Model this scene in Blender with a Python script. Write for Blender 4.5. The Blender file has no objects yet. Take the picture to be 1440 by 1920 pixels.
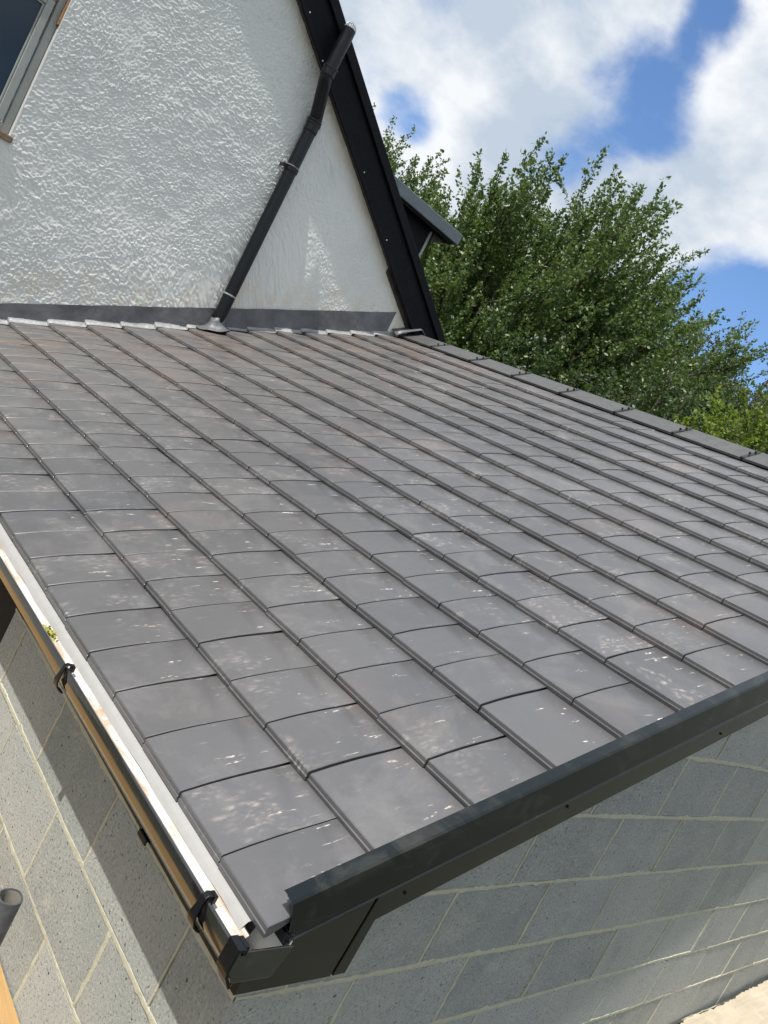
import bpy, math, random
import numpy as np
from mathutils import Matrix, Vector
from math import sin, cos, tan, radians, degrees, pi, hypot, atan2

random.seed(7); RNG = np.random.default_rng(7)
S = bpy.context.scene
COL = S.collection

# ------------------------------------------------------------------ camera
CAM = (-1.1765, -0.9428, 1.1384); YAW = 0.7715; PIT = -0.0843; ROLL = 0.4804; FPX = 1479.62
def cam_axes():
    f = Vector((sin(YAW)*cos(PIT), cos(YAW)*cos(PIT), sin(PIT)))
    r = Vector((cos(YAW), -sin(YAW), 0)); u = r.cross(f)
    return r*cos(ROLL)+u*sin(ROLL), u*cos(ROLL)-r*sin(ROLL), f
CR, CU, CF = cam_axes(); CC = Vector(CAM)
cd = bpy.data.cameras.new('camera'); cam = bpy.data.objects.new('camera', cd); COL.objects.link(cam)
cam.matrix_world = Matrix(((CR.x, CU.x, -CF.x, CC.x), (CR.y, CU.y, -CF.y, CC.y), (CR.z, CU.z, -CF.z, CC.z), (0, 0, 0, 1)))
cd.sensor_fit = 'HORIZONTAL'; cd.sensor_width = 36; cd.lens = FPX/1440*36; cd.clip_end = 3000; cd.clip_start = 0.05
S.camera = cam
S.render.resolution_x = 768; S.render.resolution_y = 1024
def ray(u, v): return CF + CR*((u-720)/FPX) + CU*((960-v)/FPX)
def on_y(u, v, y): d = ray(u, v); return CC + d*((y-CC.y)/d.y)
def on_x(u, v, x): d = ray(u, v); return CC + d*((x-CC.x)/d.x)

# ------------------------------------------------------------------ sun, sky, exposure
SUNV = Vector((6.4, 1.04, -12.8)).normalized()          # travel direction of the light
sd = bpy.data.lights.new('sun', 'SUN'); sd.energy = 5.0; sd.angle = radians(0.55); sd.color = (1, .97, .92)
sun = bpy.data.objects.new('sun', sd); COL.objects.link(sun)
sun.rotation_euler = SUNV.to_track_quat('-Z', 'Y').to_euler(); sun.location = (-6, -2, 12)
W = bpy.data.worlds.new('World'); S.world = W; W.use_nodes = True
S.view_settings.view_transform = 'Standard'; S.view_settings.look = 'None'
S.view_settings.gamma = 1; S.view_settings.exposure = 0.15; S.view_settings.use_curve_mapping = False

class NT:
    def __init__(s, tree): s.t = tree; s.n = tree.nodes; s.l = tree.links
    def new(s, typ, ins=None, **kw):
        n = s.n.new(typ)
        for k, v in kw.items(): setattr(n, k, v)
        for k, v in (ins or {}).items():
            sock = n.inputs[k]
            if isinstance(v, bpy.types.NodeSocket): s.l.new(v, sock)
            else: sock.default_value = v
        return n
    def math(s, op, a, b=None, c=None, clamp=False):
        n = s.n.new('ShaderNodeMath'); n.operation = op; n.use_clamp = clamp
        for i, v in enumerate((a, b, c)):
            if v is None: continue
            if isinstance(v, bpy.types.NodeSocket): s.l.new(v, n.inputs[i])
            else: n.inputs[i].default_value = v
        return n.outputs[0]
    def noise(s, vec, scale, detail=3, rough=.5, dist=0, out='Fac'):
        n = s.new('ShaderNodeTexNoise', {'Vector': vec, 'Scale': scale, 'Detail': detail, 'Roughness': rough, 'Distortion': dist})
        return n.outputs[out]
    def map(s, v, a, b, c=0., d=1., smooth=False):
        n = s.new('ShaderNodeMapRange', {'Value': v, 'From Min': a, 'From Max': b, 'To Min': c, 'To Max': d})
        n.interpolation_type = 'SMOOTHSTEP' if smooth else 'LINEAR'; n.clamp = True
        return n.outputs[0]
    def mix(s, fac, a, b, mode='MIX'):
        n = s.n.new('ShaderNodeMix'); n.data_type = 'RGBA'; n.blend_type = mode
        for k, v in ((0, fac), (6, a), (7, b)):
            if isinstance(v, bpy.types.NodeSocket): s.l.new(v, n.inputs[k])
            else: n.inputs[k].default_value = (v if k == 0 else (tuple(v)+(1,))[:4])
        return n.outputs[2]
    def scalev(s, vec, sc):
        return s.new('ShaderNodeVectorMath', {0: vec, 1: sc}, operation='MULTIPLY').outputs[0]
    def addv(s, a, b):
        return s.new('ShaderNodeVectorMath', {0: a, 1: b}, operation='ADD').outputs[0]

def build_world():
    t = NT(W.node_tree); t.n.clear()
    out = t.new('ShaderNodeOutputWorld'); bg = t.new('ShaderNodeBackground')
    sky = t.new('ShaderNodeTexSky', sky_type='NISHITA', sun_disc=False)
    sky.sun_elevation = math.asin(-SUNV.z); sky.sun_rotation = atan2(-SUNV.x, -SUNV.y)
    sky.air_density = 1.0; sky.dust_density = .6; sky.ozone_density = 2.0
    tc = t.new('ShaderNodeTexCoord').outputs['Generated']
    d = t.new('ShaderNodeVectorMath', {0: tc}, operation='NORMALIZE').outputs[0]
    dv = t.scalev(d, (1, 1, 1.5))
    big = t.noise(t.addv(dv, (3.1, .7, 1.9)), 2.2, 2, .5)
    fine = t.noise(t.addv(dv, (.3, 5.2, 2.2)), 5.5, 10, .58, .12)
    den = t.math('ADD', t.math('MULTIPLY', big, .42), t.math('MULTIPLY', fine, .95))
    den = t.math('ADD', den, .055)
    gaps = [((1190, 185), 3.6, .24), ((1255, 215), 2.8, .13), ((1350, 650), 6.2, .36), ((1440, 640), 3, .16), ((1290, 690), 4, .16),
            ((768, 212), 1.9, .17), ((1040, 292), 2.6, .14), ((1110, 300), 2.2, .10), ((1340, 55), 2.0, .16), ((1330, 20), 1.6, .10)]
    for (u, v), r, k in gaps:
        g = ray(u, v).normalized()
        dot = t.new('ShaderNodeVectorMath', {0: d, 1: tuple(g)}, operation='DOT_PRODUCT').outputs['Value']
        den = t.math('SUBTRACT', den, t.map(dot, cos(radians(r*1.35)), 1, 0, k, True))
    mask = t.map(den, .43, .73, 0, 1, True)
    shade = t.noise(t.addv(dv, (7.7, 1.2, .4)), 5.2, 8, .56, .1)
    thick = t.map(den, .58, .82, 0, 1, True)
    lit = t.math('ADD', t.map(shade, .40, .62), t.math('MULTIPLY', thick, -.20), clamp=True)
    ccol = t.mix(lit, (.50, .58, .68), (.92, .93, .94))
    skyc = t.new('ShaderNodeVectorMath', {0: sky.outputs[0], 1: (.118, .142, .168)}, operation='MULTIPLY').outputs[0]
    c = t.mix(mask, skyc, ccol)
    t.l.new(c, bg.inputs['Color']); bg.inputs['Strength'].default_value = 1.0
    t.l.new(bg.outputs[0], out.inputs[0])
build_world()

# ------------------------------------------------------------------ helpers
def mat(name):
    m = bpy.data.materials.new(name); m.use_nodes = True
    t = NT(m.node_tree); b = t.n['Principled BSDF']
    return m, t, b
def setp(t, b, **kw):
    for k, v in kw.items():
        k = k.replace('_', ' ')
        if isinstance(v, bpy.types.NodeSocket): t.l.new(v, b.inputs[k])
        elif k == 'Base Color': b.inputs[k].default_value = (tuple(v)+(1,))[:4]
        else: b.inputs[k].default_value = v
def bump(t, b, h, strength, dist):
    n = t.new('ShaderNodeBump', {'Height': h, 'Strength': strength, 'Distance': dist})
    t.l.new(n.outputs[0], b.inputs['Normal'])

class MB:
    def __init__(s): s.v = []; s.f = []
    def add(s, vs, fs):
        o = len(s.v); s.v += [tuple(v) for v in vs]; s.f += [tuple(i+o for i in f) for f in fs]
    def box(s, lo, hi):
        x0, y0, z0 = lo; x1, y1, z1 = hi
        s.add([(x0,y0,z0),(x1,y0,z0),(x1,y1,z0),(x0,y1,z0),(x0,y0,z1),(x1,y0,z1),(x1,y1,z1),(x0,y1,z1)],
              [(0,3,2,1),(4,5,6,7),(0,1,5,4),(1,2,6,5),(2,3,7,6),(3,0,4,7)])
    def prism(s, a, b):                 # two matching polygons
        n = len(a)
        s.add(list(a)+list(b), [tuple(range(n))[::-1], tuple(range(n, 2*n))]+[(i, (i+1) % n, n+(i+1) % n, n+i) for i in range(n)])
    def tube(s, pts, rad, n=20, cap=True, up=None):
        pts = [Vector(p) for p in pts]; rads = rad if isinstance(rad, (list, tuple)) else [rad]*len(pts)
        rings = []; prev = None
        for i, p in enumerate(pts):
            d = (pts[min(i+1, len(pts)-1)]-pts[max(i-1, 0)]).normalized()
            a = prev if prev is not None else (Vector((1, 0, 0)) if abs(d.x) < .9 else Vector((0, 1, 0)))
            a = (a-d*a.dot(d)).normalized(); prev = a; b = d.cross(a)
            rings.append([p+(a*cos(2*pi*k/n)+b*sin(2*pi*k/n))*rads[i] for k in range(n)])
        o = len(s.v)
        for r in rings: s.v += [tuple(p) for p in r]
        for i in range(len(rings)-1):
            for k in range(n):
                k2 = (k+1) % n; s.f.append((o+i*n+k, o+i*n+k2, o+(i+1)*n+k2, o+(i+1)*n+k))
        if cap:
            s.f.append(tuple(o+k for k in range(n))[::-1]); s.f.append(tuple(o+(len(rings)-1)*n+k for k in range(n)))
    def mesh(s, name, smooth=None):
        me = bpy.data.meshes.new(name); me.from_pydata(s.v, [], s.f); me.validate(); me.update()
        import bmesh
        bm = bmesh.new(); bm.from_mesh(me); bmesh.ops.recalc_face_normals(bm, faces=bm.faces); bm.to_mesh(me); bm.free()
        if smooth is not None:
            me.polygons.foreach_set('use_smooth', [True]*len(me.polygons)); me.set_sharp_from_angle(angle=radians(smooth))
        return me
    def build(s, name, m, parent=None, smooth=None, bevel=0):
        return link(name, s.mesh(name, smooth), m, parent, bevel)

def link(name, me, m, parent=None, bevel=0):
    if m is not None and not me.materials: me.materials.append(m)
    o = bpy.data.objects.new(name, me); COL.objects.link(o)
    if parent is not None:
        o.parent = parent
        if parent.type == 'EMPTY': o.matrix_parent_inverse = Matrix.Translation(-Vector(parent.location))
    if bevel:
        md = o.modifiers.new('bevel', 'BEVEL'); md.width = bevel; md.segments = 2; md.limit_method = 'ANGLE'; md.angle_limit = radians(40)
    return o
def thing(name, label, cat, loc, group=None):
    o = bpy.data.objects.new(name, None); COL.objects.link(o); o.location = loc; o.empty_display_size = .2
    o['label'] = label; o['category'] = cat
    if group: o['group'] = group
    return o
def tag(o, label, cat, group=None):
    o['label'] = label; o['category'] = cat
    if group: o['group'] = group
    return o
def fast_mesh(name, V, F, smooth=False):
    me = bpy.data.meshes.new(name); V = np.asarray(V, np.float32); F = np.asarray(F, np.int32); k = F.shape[1]
    me.vertices.add(len(V)); me.vertices.foreach_set('co', V.ravel())
    me.loops.add(F.size); me.loops.foreach_set('vertex_index', F.ravel())
    me.polygons.add(len(F)); me.polygons.foreach_set('loop_start', np.arange(0, F.size, k, dtype=np.int32))
    me.polygons.foreach_set('loop_total', np.full(len(F), k, np.int32))
    if smooth: me.polygons.foreach_set('use_smooth', np.ones(len(F), bool))
    me.update(calc_edges=True); return me
def vnoise(x, y, per, seed):              # smooth value noise on arrays
    r = np.random.default_rng(seed); N = 512; g = r.random((N, N))
    a = x/per; b = y/per; i = np.floor(a).astype(int); j = np.floor(b).astype(int); fx = a-i; fy = b-j
    fx = fx*fx*(3-2*fx); fy = fy*fy*(3-2*fy)
    G = lambda p, q: g[p % N, q % N]
    return (G(i, j)*(1-fx)+G(i+1, j)*fx)*(1-fy)+(G(i, j+1)*(1-fx)+G(i+1, j+1)*fx)*fy

# ------------------------------------------------------------------ layout
P = 0.4225; XE, ZE = -0.1263, 0.2586; TW = 0.1999; TG = 0.2831; Y0 = -0.0971; YW = 5.4617
SP, CP = sin(P), cos(P); TP = tan(P)
def rf(s, y, h=0): return Vector((XE+s*CP-h*SP, y, ZE+s*SP+h*CP))
def zroof(x, h=0): return ZE+(x-XE)*TP+h/CP
S_RIDGE = 4.56; S_APEX = 4.80
DECK = -0.65; GROUND = -2.75

# ------------------------------------------------------------------ materials
def world_pos(t): return t.new('ShaderNodeNewGeometry').outputs['Position']
def m_tile():
    m, t, b = mat('grey_clay_tile')
    loc = t.new('ShaderNodeAttribute', attribute_name='tl').outputs['Vector']
    r0 = t.new('ShaderNodeAttribute', attribute_name='rnd').outputs['Fac']
    rnd = t.math('FRACT', t.math('ADD', t.new('ShaderNodeObjectInfo').outputs['Random'], r0))
    off = t.new('ShaderNodeCombineXYZ', {0: t.math('MULTIPLY', rnd, 37.), 1: t.math('MULTIPLY', rnd, 71.3), 2: t.math('MULTIPLY', rnd, 13.7)}).outputs[0]
    wp = world_pos(t); sx = t.new('ShaderNodeSeparateXYZ', {0: loc}); ss = sx.outputs[0]
    wsep = t.new('ShaderNodeSeparateXYZ', {0: wp})
    base = t.mix(rnd, (.066, .066, .070), (.100, .098, .102))
    base = t.mix(t.map(t.noise(wp, 1.1, 4, .6), .35, .7), base, (.096, .091, .090))
    base = t.mix(t.map(t.noise(t.addv(loc, off), 22, 5, .6), .45, .8, 0, .35), base, (.112, .108, .107))
    # pale rubbed dashes running up the slope, where tiles rubbed in the pack
    st = t.addv(t.scalev(loc, (1, 1, 0)), off)
    dash = t.math('MULTIPLY', t.map(t.noise(t.scalev(st, (9, 75, 1)), 1, 4, .65, .4), .628, .690), t.map(t.noise(t.scalev(st, (60, 90, 1)), 1, 2, .5), .42, .58))
    band = t.math('MULTIPLY', t.map(ss, .10, .17, 0, 1, True), t.map(ss, .24, .272, 1, 0, True))
    dash = t.math('MULTIPLY', dash, t.math('ADD', t.math('MULTIPLY', band, .95), .12))
    tan_ = t.mix(t.map(t.noise(t.addv(loc, off), 9, 1), .45, .6), (.66, .53, .42), (.72, .68, .65))
    col = t.mix(t.math('MULTIPLY', dash, .95), base, tan_)
    # chalky smudges and palm prints
    lo = t.addv(loc, off)
    area = t.math('MULTIPLY', t.map(t.math('FRACT', t.math('MULTIPLY', rnd, 17.3)), .30, .85), t.map(t.noise(lo, 7.5, 2, .5), .47, .62))
    vo = t.new('ShaderNodeTexVoronoi', {'Vector': t.scalev(t.addv(lo, t.scalev(t.new('ShaderNodeTexNoise', {'Vector': lo, 'Scale': 14.}).outputs['Color'], (.06, .06, 0))), (30, 70, 1)), 'Scale': 1.0, 'Randomness': 1.})
    pr = t.math('MULTIPLY', t.map(vo.outputs['Distance'], .12, .55, 1, .1), t.map(t.noise(t.scalev(lo, (1, 2.2, 1)), 34, 5, .7, .5), .36, .66))
    col = t.mix(t.math('MULTIPLY', t.math('MULTIPLY', area, pr), .72), col, t.mix(t.math('FRACT', t.math('MULTIPLY', rnd, 5.7)), (.50, .47, .45), (.44, .37, .32)))
    sw = t.math('MULTIPLY', t.map(t.noise(t.addv(wp, (9, 1, 5)), 2.2, 6, .72, .6), .52, .78), .22)
    col = t.mix(sw, col, (.40, .37, .35))
    br = t.math('MULTIPLY', t.map(t.noise(t.addv(wp, (1, 8, 2)), 1.6, 4, .6),   .58, .72), .20)
    col = t.mix(br, col, (.24, .165, .125))
    # mortar dust thrown off the wall works: denser towards the flashing
    far = t.map(wsep.outputs[1], 2.2, 5.4, 0, 1, True)
    du = t.math('MULTIPLY', far, t.map(t.noise(t.scalev(wp, (1.4, 4, 1.4)), 1.5, 5, .6), .36, .66))
    col = t.mix(t.math('MULTIPLY', du, .60), col, t.mix(t.map(t.noise(wp, 2.3, 2), .4, .6), (.185, .170, .150), (.215, .150, .112)))
    setp(t, b, Base_Color=col, Roughness=t.map(t.noise(wp, 6, 3), .3, .7, .30, .44), IOR=1.62)
    b.inputs['Specular IOR Level'].default_value = .75
    bump(t, b, t.noise(t.addv(loc, off), 330, 4, .65), .22, .002)
    return m
M = {}
M['tile'] = m_tile()
def m_simple(name, col, rough=.6, var=.25, scale=8., spec=.5, bmp=0, bscale=80, bdist=.003, metal=0, coat=0, coat_ior=1.5, dark=None):
    m, t, b = mat(name); wp = world_pos(t)
    c2 = dark or tuple(c*(1-var) for c in col)
    f = t.map(t.noise(wp, scale, 5, .62), .3, .7)
    setp(t, b, Base_Color=t.mix(f, col, c2), Roughness=t.map(t.noise(wp, scale*2.3, 3), .3, .7, max(.02, rough-.06), min(1, rough+.08)), Metallic=metal)
    b.inputs['Specular IOR Level'].default_value = spec
    if coat: b.inputs['Coat Weight'].default_value = coat; b.inputs['Coat IOR'].default_value = coat_ior; b.inputs['Coat Roughness'].default_value = max(.03, rough*.4)
    if bmp: bump(t, b, t.noise(wp, bscale, 4, .6), bmp, bdist)
    M[name] = m; return m
m_simple('ridge_clay', (.092, .090, .088), .5, .3, 14, bmp=.3, bscale=120)
m_simple('black_union', (.012, .012, .013), .4)
m_simple('roof_membrane', (.05, .05, .055), .9)
m_simple('felt_tray', (.37, .36, .345), .95, .08, 30, spec=.1, bmp=.3, bscale=200)
m_simple('gutter_white', (.82, .81, .78), .4, .08, 20)
m_simple('black_wood', (.0030, .0040, .0065), .55, .4, 10, spec=.16, bmp=.25, bscale=40)
m_simple('soffit_wood', (.050, .042, .034), .7, .6, 9, bmp=.3, bscale=60)
m_simple('grey_trim', (.13, .165, .18), .5, .3, 6)
m_simple('pipe_black', (.0045, .0055, .0075), .34, .3, 9, spec=.35)
m_simple('lead_dark', (.145, .15, .158), .5, .6, 5, spec=.7, bmp=.4, bscale=18, bdist=.01)
m_simple('lead_bright', (.34, .34, .335), .42, .35, 11, spec=.7, bmp=.5, bscale=26, bdist=.012)  # paler copy of the lead: the apron's sunlit look put into its colour
m_simple('cage_metal', (.55, .55, .55), .4, .2, 30, metal=.7)
m_simple('galv_tube', (.17, .175, .18), .42, .5, 25, metal=.55, bmp=.3, bscale=60)
m_simple('tube_inside', (.32, .29, .24), .9, .4, 40)
m_simple('window_frame', (.33, .35, .325), .5, .15, 8)
m_simple('sill_wood', (.30, .21, .14), .8, .6, 25, bmp=.5, bscale=60)
m_simple('bare_edge', (.42, .22, .10), .9, .4, 30)
m_simple('dark_inside', (.012, .012, .012), .95)
m_simple('screw', (.01, .01, .01), .5)
m_simple('white_board', (.62, .62, .60), .6, .15)
m_simple('house_tiles', (.085, .07, .06), .8, .4, 5, bmp=.5, bscale=14, bdist=.03)
m_simple('moss_debris', (.42, .40, .07), .9, .5, 60)

def m_gloss(name, col, ior, rough, smear):
    m, t, b = mat(name); wp = world_pos(t)
    s = t.map(t.noise(t.scalev(wp, (3, 3, 6)), 2.2, 5, .65, .6), .52, .72, 0, smear)
    setp(t, b, Base_Color=t.mix(s, col, (.20, .19, .165)), Roughness=t.math('ADD', t.map(t.noise(wp, 5, 4), .3, .7, rough, rough+.10), t.math('MULTIPLY', s, .6)), IOR=ior)
    b.inputs['Coat Weight'].default_value = .5; b.inputs['Coat Roughness'].default_value = rough*.6
    M[name] = m
m_gloss('verge_black', (.004, .007, .007), 1.32, .13, .13)
m_gloss('board_black', (.013, .011, .008), 1.55, .12, .06)
m_gloss('gutter_black', (.013, .012, .011), 1.95, .06, .10)

def m_block():
    m, t, b = mat('concrete_block'); wp = world_pos(t)
    rnd = t.new('ShaderNodeObjectInfo').outputs['Random']
    base = t.mix(rnd, (.245, .262, .245), (.350, .362, .338))
    base = t.mix(t.map(t.noise(wp, 5, 5, .6), .35, .7, 0, .5), base, (.40, .405, .37))
    base = t.mix(t.map(t.noise(t.scalev(wp, (1, 1, .4)), 9, 4, .6, .5), .58, .75, 0, .35), base, (.20, .215, .20))
    g = t.noise(wp, 120, 4, .72)
    base = t.mix(t.map(g, .55, .70, 0, .6), base, (.54, .54, .50))
    base = t.mix(t.map(g, .34, .44, .75, 0), base, (.105, .107, .10))
    sc = t.math('MULTIPLY', t.map(t.noise(t.scalev(wp, (9, 9, 90)), 1, 3, .6), .66, .74), t.map(t.noise(wp, 3, 2), .44, .56))
    base = t.mix(t.math('MULTIPLY', sc, .6), base, (.60, .59, .54))
    sm_ = t.math('MULTIPLY', t.map(t.noise(t.scalev(wp, (2, 2, 5)), 3.3, 6, .7, .8), .56, .72), .35)
    base = t.mix(sm_, base, (.50, .49, .41))
    pit = t.noise(wp, 75, 2, .5)
    base = t.mix(t.map(pit, .25, .32, .85, 0), base, (.06, .06, .06))
    setp(t, b, Base_Color=base, Roughness=.92); b.inputs['Specular IOR Level'].default_value = .2
    h = t.math('ADD', t.math('MULTIPLY', g, .5), t.map(pit, .22, .34, -1, 0))
    bump(t, b, h, .9, .005); M['block'] = m
m_block()
m_simple('mortar', (.50, .485, .37), .95, .22, 35, spec=.15, bmp=.6, bscale=130, bdist=.004)
def m_render():
    m, t, b = mat('roughcast_render'); wp = world_pos(t)
    c = t.mix(t.map(t.noise(wp, .9, 4, .6), .35, .68), (.72, .735, .70), (.65, .67, .645))
    ws = t.new('ShaderNodeSeparateXYZ', {0: wp})
    # dirt splashed and washed down just above the flashing
    hgt = t.math('SUBTRACT', ws.outputs[2], t.math('ADD', t.math('MULTIPLY', ws.outputs[0], .475), .48))
    dirt = t.math('MULTIPLY', t.map(hgt, 0, .42, 1, 0, True), t.map(t.noise(t.scalev(wp, (5, 1, 1.3)), 2, 4, .6), .40, .66))
    c = t.mix(t.math('MULTIPLY', dirt, .6), c, (.66, .58, .46))
    edge = t.math('SUBTRACT', t.math('ADD', t.math('MULTIPLY', ws.outputs[0], -.6335), 4.857), ws.outputs[2])
    c = t.mix(t.math('MULTIPLY', t.map(edge, .0, .22, 1, 0, True), t.map(t.noise(wp, 6, 4), .3, .7, .25, .75)), c, (.52, .45, .33))
    setp(t, b, Base_Color=c, Roughness=1.0); b.inputs['Specular IOR Level'].default_value = .0
    bump(t, b, t.noise(wp, 170, 3, .65), .5, .003); M['render'] = m
m_render()
def m_ply(name, c1, c2, sc):
    m, t, b = mat(name); wp = world_pos(t)
    g = t.noise(t.scalev(wp, sc), 3, 5, .65, .8)
    c = t.mix(t.map(g, .3, .7), c1, c2)
    c = t.mix(t.map(t.noise(wp, 7, 5, .6), .55, .75, 0, .5), c, tuple(x*1.35 for x in c1))
    setp(t, b, Base_Color=c, Roughness=.85); b.inputs['Specular IOR Level'].default_value = .2
    bump(t, b, g, .5, .006); M[name] = m
m_ply('ply_orange', (.46, .29, .125), (.40, .245, .10), (9, 1.2, 9))
m_ply('ply_cream', (.50, .43, .325), (.40, .34, .25), (1.3, 14, 9))
def m_glass():
    m, t, b = mat('window_glass')
    setp(t, b, Base_Color=(.012, .03, .055), Roughness=.05); b.inputs['Specular IOR Level'].default_value = .32
    M['glass'] = m
m_glass()
def m_leaf(name, c1, c2, trans=.35):
    m, t, b = mat(name)
    r = t.new('ShaderNodeAttribute', attribute_name='lr').outputs['Fac']
    c = t.mix(r, c1, c2)
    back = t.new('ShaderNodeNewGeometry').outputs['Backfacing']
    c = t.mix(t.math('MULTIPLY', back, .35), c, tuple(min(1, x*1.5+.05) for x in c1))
    setp(t, b, Base_Color=c, Roughness=.42); b.inputs['Specular IOR Level'].default_value = .55
    tr = t.new('ShaderNodeBsdfTranslucent', {'Color': t.mix(.5, c, (.16, .26, .03))})
    mx = t.new('ShaderNodeMixShader', {0: trans, 1: b.outputs[0], 2: tr.outputs[0]})
    t.l.new(mx.outputs[0], t.n['Material Output'].inputs[0]); M[name] = m
m_leaf('leaf_green', (.058, .104, .022), (.135, .190, .052))
m_leaf('leaf_dark', (.030, .058, .018), (.060, .092, .030))
m_leaf('leaf_olive', (.070, .095, .030), (.120, .130, .050))
m_leaf('leaf_lime', (.13, .20, .018), (.23, .29, .035), .45)
m_simple('bark', (.09, .075, .055), .9, .4, 12, bmp=.6, bscale=30, bdist=.02)
m_simple('soil', (.070, .076, .056), .95, .4, 1.5, bmp=.5, bscale=20, bdist=.03)

# ------------------------------------------------------------------ ground
g = MB(); n = 24
gv = [(x, y, GROUND) for y in np.linspace(-400, 400, n) for x in np.linspace(-400, 400, n)]
g.add(gv, [(j*n+i, j*n+i+1, (j+1)*n+i+1, (j+1)*n+i) for j in range(n-1) for i in range(n-1)])
o = g.build('ground', M['soil']); o['kind'] = 'structure'

# ------------------------------------------------------------------ extension: block building with the new roof
ext = thing('extension', 'single-storey grey block extension with a dark grey tiled roof and black trim', 'building', (0, 0, GROUND))
XR = XE+S_APEX*CP; ZR = ZE+S_APEX*SP                     # ridge
# roof body (boarding) under the tiles, both slopes
b = MB()
for (ya, yb) in ((-.012, YW-.005),):
    a = [rf(.02, ya, -.034), rf(S_APEX, ya, -.034), rf(S_APEX, ya, -.12), rf(.02, ya, -.12)]
    b.prism(a, [Vector((v.x, yb, v.z)) for v in a])
    mir = lambda v: Vector((2*XR-v.x, v.y, v.z))
    a2 = [mir(rf(-.05, ya, .0)), mir(rf(S_APEX-.01, ya, .0)), mir(rf(S_APEX-.01, ya, -.12)), mir(rf(-.05, ya, -.12))]
    b.prism(a2, [Vector((v.x, yb, v.z)) for v in a2])
roof = b.build('roof', M['roof_membrane'], ext)

def tile_mesh():
    st = [(.0070, -.0255), (0, -.0245), (0, -.0145), (.0010, -.0128), (.0032, -.0122), (.0058, -.0022), (.0085, -.0002), (.013, 0), (.07, -.0020), (.13, -.0066), (.19, -.0132), (.24, -.0195), (.2831, -.0256), (.345, -.0340)]
    wy = TW-.0030
    cs = [(.0004, -.0105), (0., -.0018), (.0022, 0.), (wy-.0022, 0.), (wy, -.0018), (wy-.0004, -.0105)]
    def roll(y): return .0024*(1-y/TW)
    V = []; F = []; nc = len(cs)
    for s, h in st:
        for y, dh in cs: V.append((s, y, (h+dh if dh > -.01 else min(h-.0105, -.0255 if s < .02 else 9))+roll(y)) if h > -.024 else (s, y, min(h, -.0255+(s < .001)*.001)+roll(y)))
    for i in range(len(st)-1):
        for j in range(nc): F.append((i*nc+j, i*nc+(j+1) % nc, (i+1)*nc+(j+1) % nc, (i+1)*nc+j))
    k = len(st)-1; F.append(tuple(range(nc))[::-1]); F.append(tuple(k*nc+j for j in range(nc)))
    mb = MB(); mb.v = V; mb.f = F
    me = mb.mesh('roof_tile', 24)
    return me
TM = tile_mesh(); TM.materials.append(M['tile'])
co = np.empty(len(TM.vertices)*3, np.float32); TM.vertices.foreach_get('co', co)
at = TM.attributes.new('tl', 'FLOAT_VECTOR', 'POINT'); at.data.foreach_set('vector', co)
at = TM.attributes.new('rnd', 'FLOAT', 'POINT')
RM = Matrix(((CP, 0, -SP), (0, 1, 0), (SP, 0, CP)))
frac = {1: 0., 2: .65, 3: .194, 4: .746, 5: .266, 6: .797, 7: .28}
tiles = []
for k in range(1, 17):
    s0 = (k-1)*TG + (.00012*max(0, k-9)**2.9 if k > 9 else 0)
    s0 = (k-1)*TG + .005*max(0, k-11)
    fr = frac.get(k, (.78 if k % 2 == 0 else .27)+random.uniform(-.02, .02))
    edges = [-.0865]; y = Y0+TW*(fr+1)
    while y < YW-.06: edges.append(y); y += TW
    edges.append(YW+.004)
    for a, bb in zip(edges[:-1], edges[1:]):
        tiles.append((k, s0, a, bb-a))
def tile_matrix(s0, y, w):
    jit = Matrix.Rotation(random.gauss(0, .0035), 3, 'Z') @ Matrix.Rotation(random.gauss(0, .0026), 3, 'X') @ Matrix.Rotation(random.gauss(0, .003), 3, 'Y')
    R = (RM @ jit @ Matrix.Diagonal((1, w/TW, 1))).to_4x4()
    p = rf(s0+random.gauss(0, .0016), y, random.gauss(0, .0006)); R.translation = p
    return R
def pix_area(t):
    k, s0, y, w = t; c = rf(s0+.14, y+w/2)-CC; return (w*TG)*abs(c.normalized().dot(Vector((-SP, 0, CP))))/c.length_squared*(1 if in_view(rf(s0+.14, y+w/2)) else .02)
def in_view(p):
    d = p-CC; z = d.dot(CF)
    if z <= 0: return False
    return abs(d.dot(CR)/z) < 800/FPX and abs(d.dot(CU)/z) < 1040/FPX
tiles.sort(key=pix_area, reverse=True)
for (k, s0, y, w) in tiles[:300]:
    o = bpy.data.objects.new('roof_tile', TM); COL.objects.link(o); o.parent = roof; o.matrix_local = tile_matrix(s0, y, w)
base_v = co.reshape(-1, 3); base_f = [tuple(p.vertices) for p in TM.polygons]
mb = MB(); TL = []; RD = []
for (k, s0, y, w) in tiles[300:]:
    Mx = tile_matrix(s0, y, w); r = random.random()
    mb.add([Mx @ Vector(v) for v in base_v], base_f); TL.append(base_v); RD.append(np.full(len(base_v), r))
me = mb.mesh('far_roof_tiles', 24)
at = me.attributes.new('tl', 'FLOAT_VECTOR', 'POINT'); at.data.foreach_set('vector', np.concatenate(TL).astype(np.float32).ravel())
at = me.attributes.new('rnd', 'FLOAT', 'POINT'); at.data.foreach_set('value', np.concatenate(RD).astype(np.float32))
o = link('far_roof_tiles', me, M['tile'], roof); o['kind'] = 'stuff'

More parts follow.
